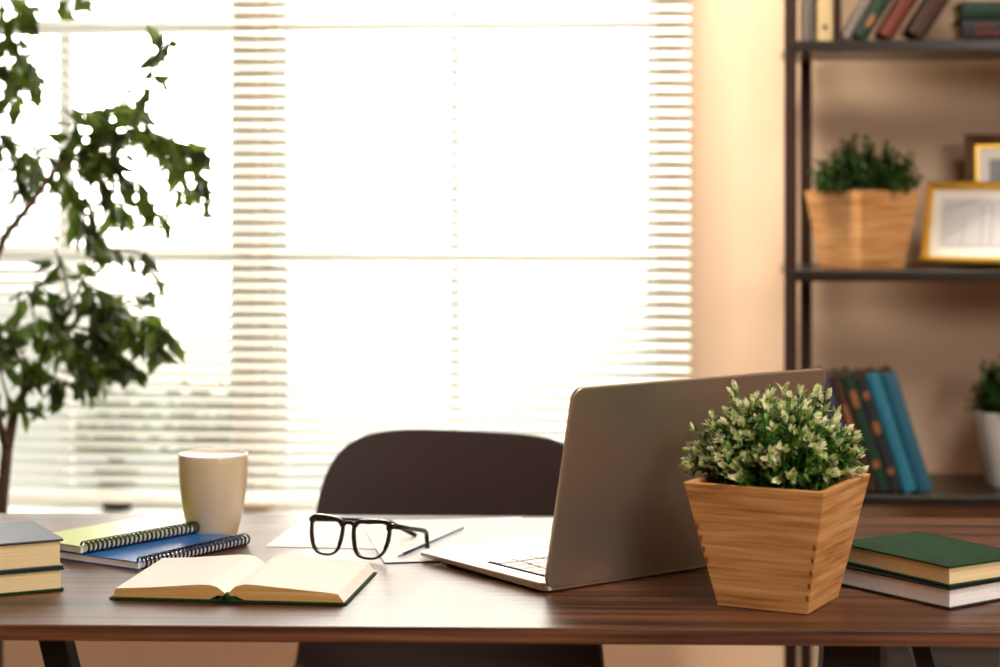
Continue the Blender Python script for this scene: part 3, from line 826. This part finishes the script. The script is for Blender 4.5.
def shelfbooks(seq, gname, zt):
    for lab, px, y, le, th, hg, wd, cv, pg, deco in seq:
        r = upright(lab, px, y, zt, radians(le), th, hg, wd, cv, pg, gname, deco)
        bpy.context.view_layer.update()
        lo = min((r.matrix_world @ v.co).z for c in r.children for v in c.data.vertices)
        r.location.z += zt + .0006 - lo
g3 = 'books on the top shelf'
shelfbooks([
    ('thin grey book at the left end of the top shelf', 809, .13, 0, .011, .20, .11, M['bookgrey'], M['darkpage'], None),
    ('cream book with dark dot on its spine, upright on the top shelf', 827, .13, 0, .026, .205, .12, M['bookcream'], M['darkpage'], (M['bookbrown'], [(.09, .13, .4, .65), (.6, .75, .3, .7)])),
    ('dark brown upright book next to the cream one', 835.5, .13, 0, .012, .20, .11, M['bookbrown'], M['darkpage'], None),
    ('grey book leaning right beside the upright brown book', 843, .13, -31, .014, .20, .11, M['bookgrey'], M['darkpage'], None),
    ('green leaning book on the top shelf', 859, .13, -31.5, .022, .21, .12, M['bookgreen'], M['darkpage'], (M['gilt'], [(.1, .2, .3, .7)])),
    ('red-brown leaning book on the top shelf', 884, .13, -32, .024, .21, .12, M['bookred'], M['darkpage'], None),
    ('thick dark brown leaning book beside the red-brown one', 914, .13, -33, .030, .22, .12, M['bookbrown'], M['darkpage'], None),
], g3, zs[0])
# flat pile at the right of the top shelf
pz = zs[0] + .0006
for lab, t_, cv, deco in (('dark book with reddish spine lettering, lowest in the top shelf pile', .034, M['bookblack'], True),
                          ('dark green book, second in the top shelf pile', .030, M['bookgreen'], False)):
    r = book(lab, (0, 0, 0), 0, .13, .21, t_, cv, M['page'], group='flat pile on the top shelf',
             spinedeco=(M['bookred'], [(.1, .3, .25, .42), (.36, .58, .25, .42), (.1, .26, .6, .78), (.32, .44, .6, .78), (.5, .7, .6, .78)]) if deco else None)
    q_ = S(1050, .155 if deco else .15, pz)
    r.location = (S(962, .02).x, SY0 + .15, pz)
    r.rotation_euler = (0, 0, -pi / 2)
    pz += t_ + .0004
    r.location.x = S(962, .02).x
# grey box on the bottom tier
bxo = thing('storage_box', 'dark grey storage box on the lowest shelf, below the desk edge', 'box', S(889, .03, tiers[0] + .0006), 0)
m = MB(); m.bx(0, .185, 0, .19, 0, .115); m.build('box_body', M['greybox'], bxo, bevel=.003)
m = MB(); m.bx(-.003, .188, -.003, .193, .1155, .150); m.build('lid', M['greybox'], bxo, bevel=.003)

# ------------------------------------------------------------------ plants on the window sill, behind the blind
def sillplant(label, px, s, seed):
    p = onY(px, 500, YW + .008)
    r = thing('potted_plant', label, 'potted plant', (p.x, p.y, ZS + .0005), 0, 'potted plants on the window sill')
    m = MB(); m.lathe([(0, 0), (.026 * s, 0), (.027 * s, .016 * s), (0, .016 * s)], 32); m.build('saucer', M['black'], r, smooth=False)
    m = MB(); m.lathe([(0, .017 * s), (.025 * s, .017 * s), (.044 * s, .075 * s), (.046 * s, .08 * s), (.043 * s, .08 * s), (.041 * s, .074 * s), (0, .072 * s)], 32); m.build('pot', M['greypot'], r, smooth=True)
    rn = random.Random(seed); g = MB()
    for i in range(70):
        q = rn.uniform(0, 2 * pi); t = Vector((cos(q) * rn.uniform(.01, .075) * s, sin(q) * .02 * s * rn.random(), rn.uniform(.10, .24) * s))
        g.tube([(0, 0, .073 * s), t * .5 + Vector((0, 0, .05 * s)), t], [.0015, .001, .0007], 4)
        for j in range(3): g.leaf(t, Vector((cos(q), 0, .6 * rn.random())) + rnd_dir(rn) * Vector((.5, .2, .5)).length * .3, Vector((0, 1, 0)), .024 * s, .014 * s)
    g.build('foliage', M['leafm'], r)
sillplant('potted plant on the sill behind the blind, its dark saucer showing below', 117, 1.0, 3)
sillplant('faint potted plant on the sill behind the blind and the beige cup', 208, .95, 4)

# ------------------------------------------------------------------ indoor tree
TD = 2.98
tr = thing('indoor_tree', 'tall leafy indoor fig tree at the left of the window', 'tree', W((-6 - 500) / F * TD, TD, 0))
Ti = Matrix.Translation(tr.location).inverted()
rn = random.Random(8)
def TP(px, py, dz=0): return Ti @ V(px, py, TD + dz)
m = MB(); m.lathe([(0, 0), (.12, 0), (.16, .26), (.165, .28), (.15, .28), (.14, .25), (0, .25)], 40); m.build('planter', M['whitepot'], tr, smooth=True)
m = MB(); m.lathe([(0, .245), (.139, .245), (.141, .256), (0, .258)], 32); m.build('soil', M['soil'], tr)
tk = MB()
z0 = Vector((0, 0, .25))
tk.tube([z0, TP(-3, 640), TP(-1, 560), TP(2, 500), TP(7, 450), TP(14, 412), TP(28, 385), TP(42, 360, .03), TP(62, 325, .04), TP(80, 285, .05)], [.011, .010, .0095, .009, .0085, .0075, .0055, .0045, .0035, .002], 8)
tk.tube([TP(6, 448), TP(0, 425, -.05), TP(-6, 395, -.08), TP(-12, 330, -.1), TP(-8, 270, -.1), TP(5, 236, -.1), TP(30, 205, -.08), TP(55, 170, -.04), TP(85, 148, 0), TP(125, 135, 0)], [.006, .0055, .005, .005, .0048, .0046, .0042, .0036, .003, .002], 8)
tk.tube([TP(-12, 330, -.1), TP(-25, 200, 0), TP(-20, 60, .05), TP(-5, -40, .05)], [.005, .0045, .004, .003], 8)
tk.build('trunk', M['bark'], tr, smooth=True)
twigs = [
    # (points, leaves, spread px)
    ([(-5, -10), (15, 5), (40, 8), (78, -2)], 14, 9), ([(-10, 20), (10, 30), (18, 60), (22, 100)], 20, 11), ([(-5, 30), (20, 45), (32, 70), (30, 90)], 14, 9), ([(-5, 10), (12, 12), (30, 15)], 12, 9),
    ([(-10, 70), (5, 65), (12, 85)], 10, 10),
    ([(-10, 130), (10, 140), (20, 165), (25, 185)], 26, 13), ([(-10, 165), (10, 170), (30, 150), (48, 155)], 14, 10),
    ([(85, 148), (110, 135), (140, 130), (170, 140), (203, 155)], 42, 12), ([(125, 135), (140, 110), (148, 80), (160, 55), (167, 44)], 20, 6),
    ([(55, 170), (70, 140), (78, 118), (88, 112)], 20, 10), ([(85, 148), (100, 125), (120, 112), (140, 110)], 20, 9),
    ([(140, 130), (165, 150), (180, 170), (185, 190)], 26, 9), ([(170, 140), (190, 150), (200, 175), (203, 198)], 22, 7),
    ([(85, 148), (110, 165), (135, 190), (165, 222)], 34, 9), ([(55, 170), (75, 190), (85, 220), (95, 250)], 40, 11), ([(85, 160), (105, 185), (115, 205), (120, 215)], 22, 9),
    ([(62, 150), (80, 165), (100, 160), (125, 155)], 22, 10),
    ([(80, 285), (95, 262), (110, 250), (140, 252), (152, 275), (153, 290)], 16, 6), ([(70, 300), (62, 265), (55, 250)], 12, 8),
    ([(62, 325), (75, 305), (95, 295), (110, 310), (125, 312)], 44, 12), ([(42, 360), (50, 330), (60, 300), (40, 285)], 30, 13),
    ([(62, 325), (95, 330), (125, 325), (142, 332), (160, 345)], 40, 9), ([(110, 310), (130, 300), (150, 318), (160, 330)], 16, 7), ([(50, 345), (80, 350), (100, 372), (90, 385)], 36, 11),
    ([(62, 340), (95, 345), (115, 358), (140, 372)], 30, 8), ([(28, 385), (50, 375), (70, 385), (45, 395)], 20, 9), ([(80, 285), (100, 290), (108, 325), (100, 340)], 30, 11),
    ([(15, 412), (5, 390), (0, 370), (5, 345), (0, 330)], 30, 13), ([(28, 385), (25, 360), (15, 340), (20, 300)], 20, 10), ([(10, 300), (28, 290), (35, 320), (25, 330)], 12, 9),
    ([(0, 345), (20, 360), (40, 370)], 16, 11), ([(55, 330), (70, 345), (85, 365)], 24, 12),
]
tw = MB(); lf = MB()
for pts, nl, spd in twigs:
    dz = rn.uniform(-.06, .07)
    P3 = [TP(x, y, dz * min(1, i / 1.5)) for i, (x, y) in enumerate(pts)]
    tw.tube(P3, [.0022 - .0012 * i / len(P3) for i in range(len(P3))], 5)
    for k in range(nl):
        f = rn.random() ** .8 * (len(P3) - 1); i = min(int(f), len(P3) - 2); p = P3[i].lerp(P3[i + 1], f - i)
        sc = spd * TD / F
        off = Vector((rn.gauss(0, .45), rn.gauss(0, .8), rn.gauss(0, .45))) * sc
        along = (P3[i + 1] - P3[i]).normalized()
        d = along * .5 + rnd_dir(rn) * .8 + Vector((0, 0, -.75))
        L = rn.uniform(.030, .048)
        lf.leaf(p + off, d, rnd_dir(rn), L, L * .52, .12, 0)
tw.build('twig', M['bark'], tr); lf.build('foliage', M['ficus'], tr)
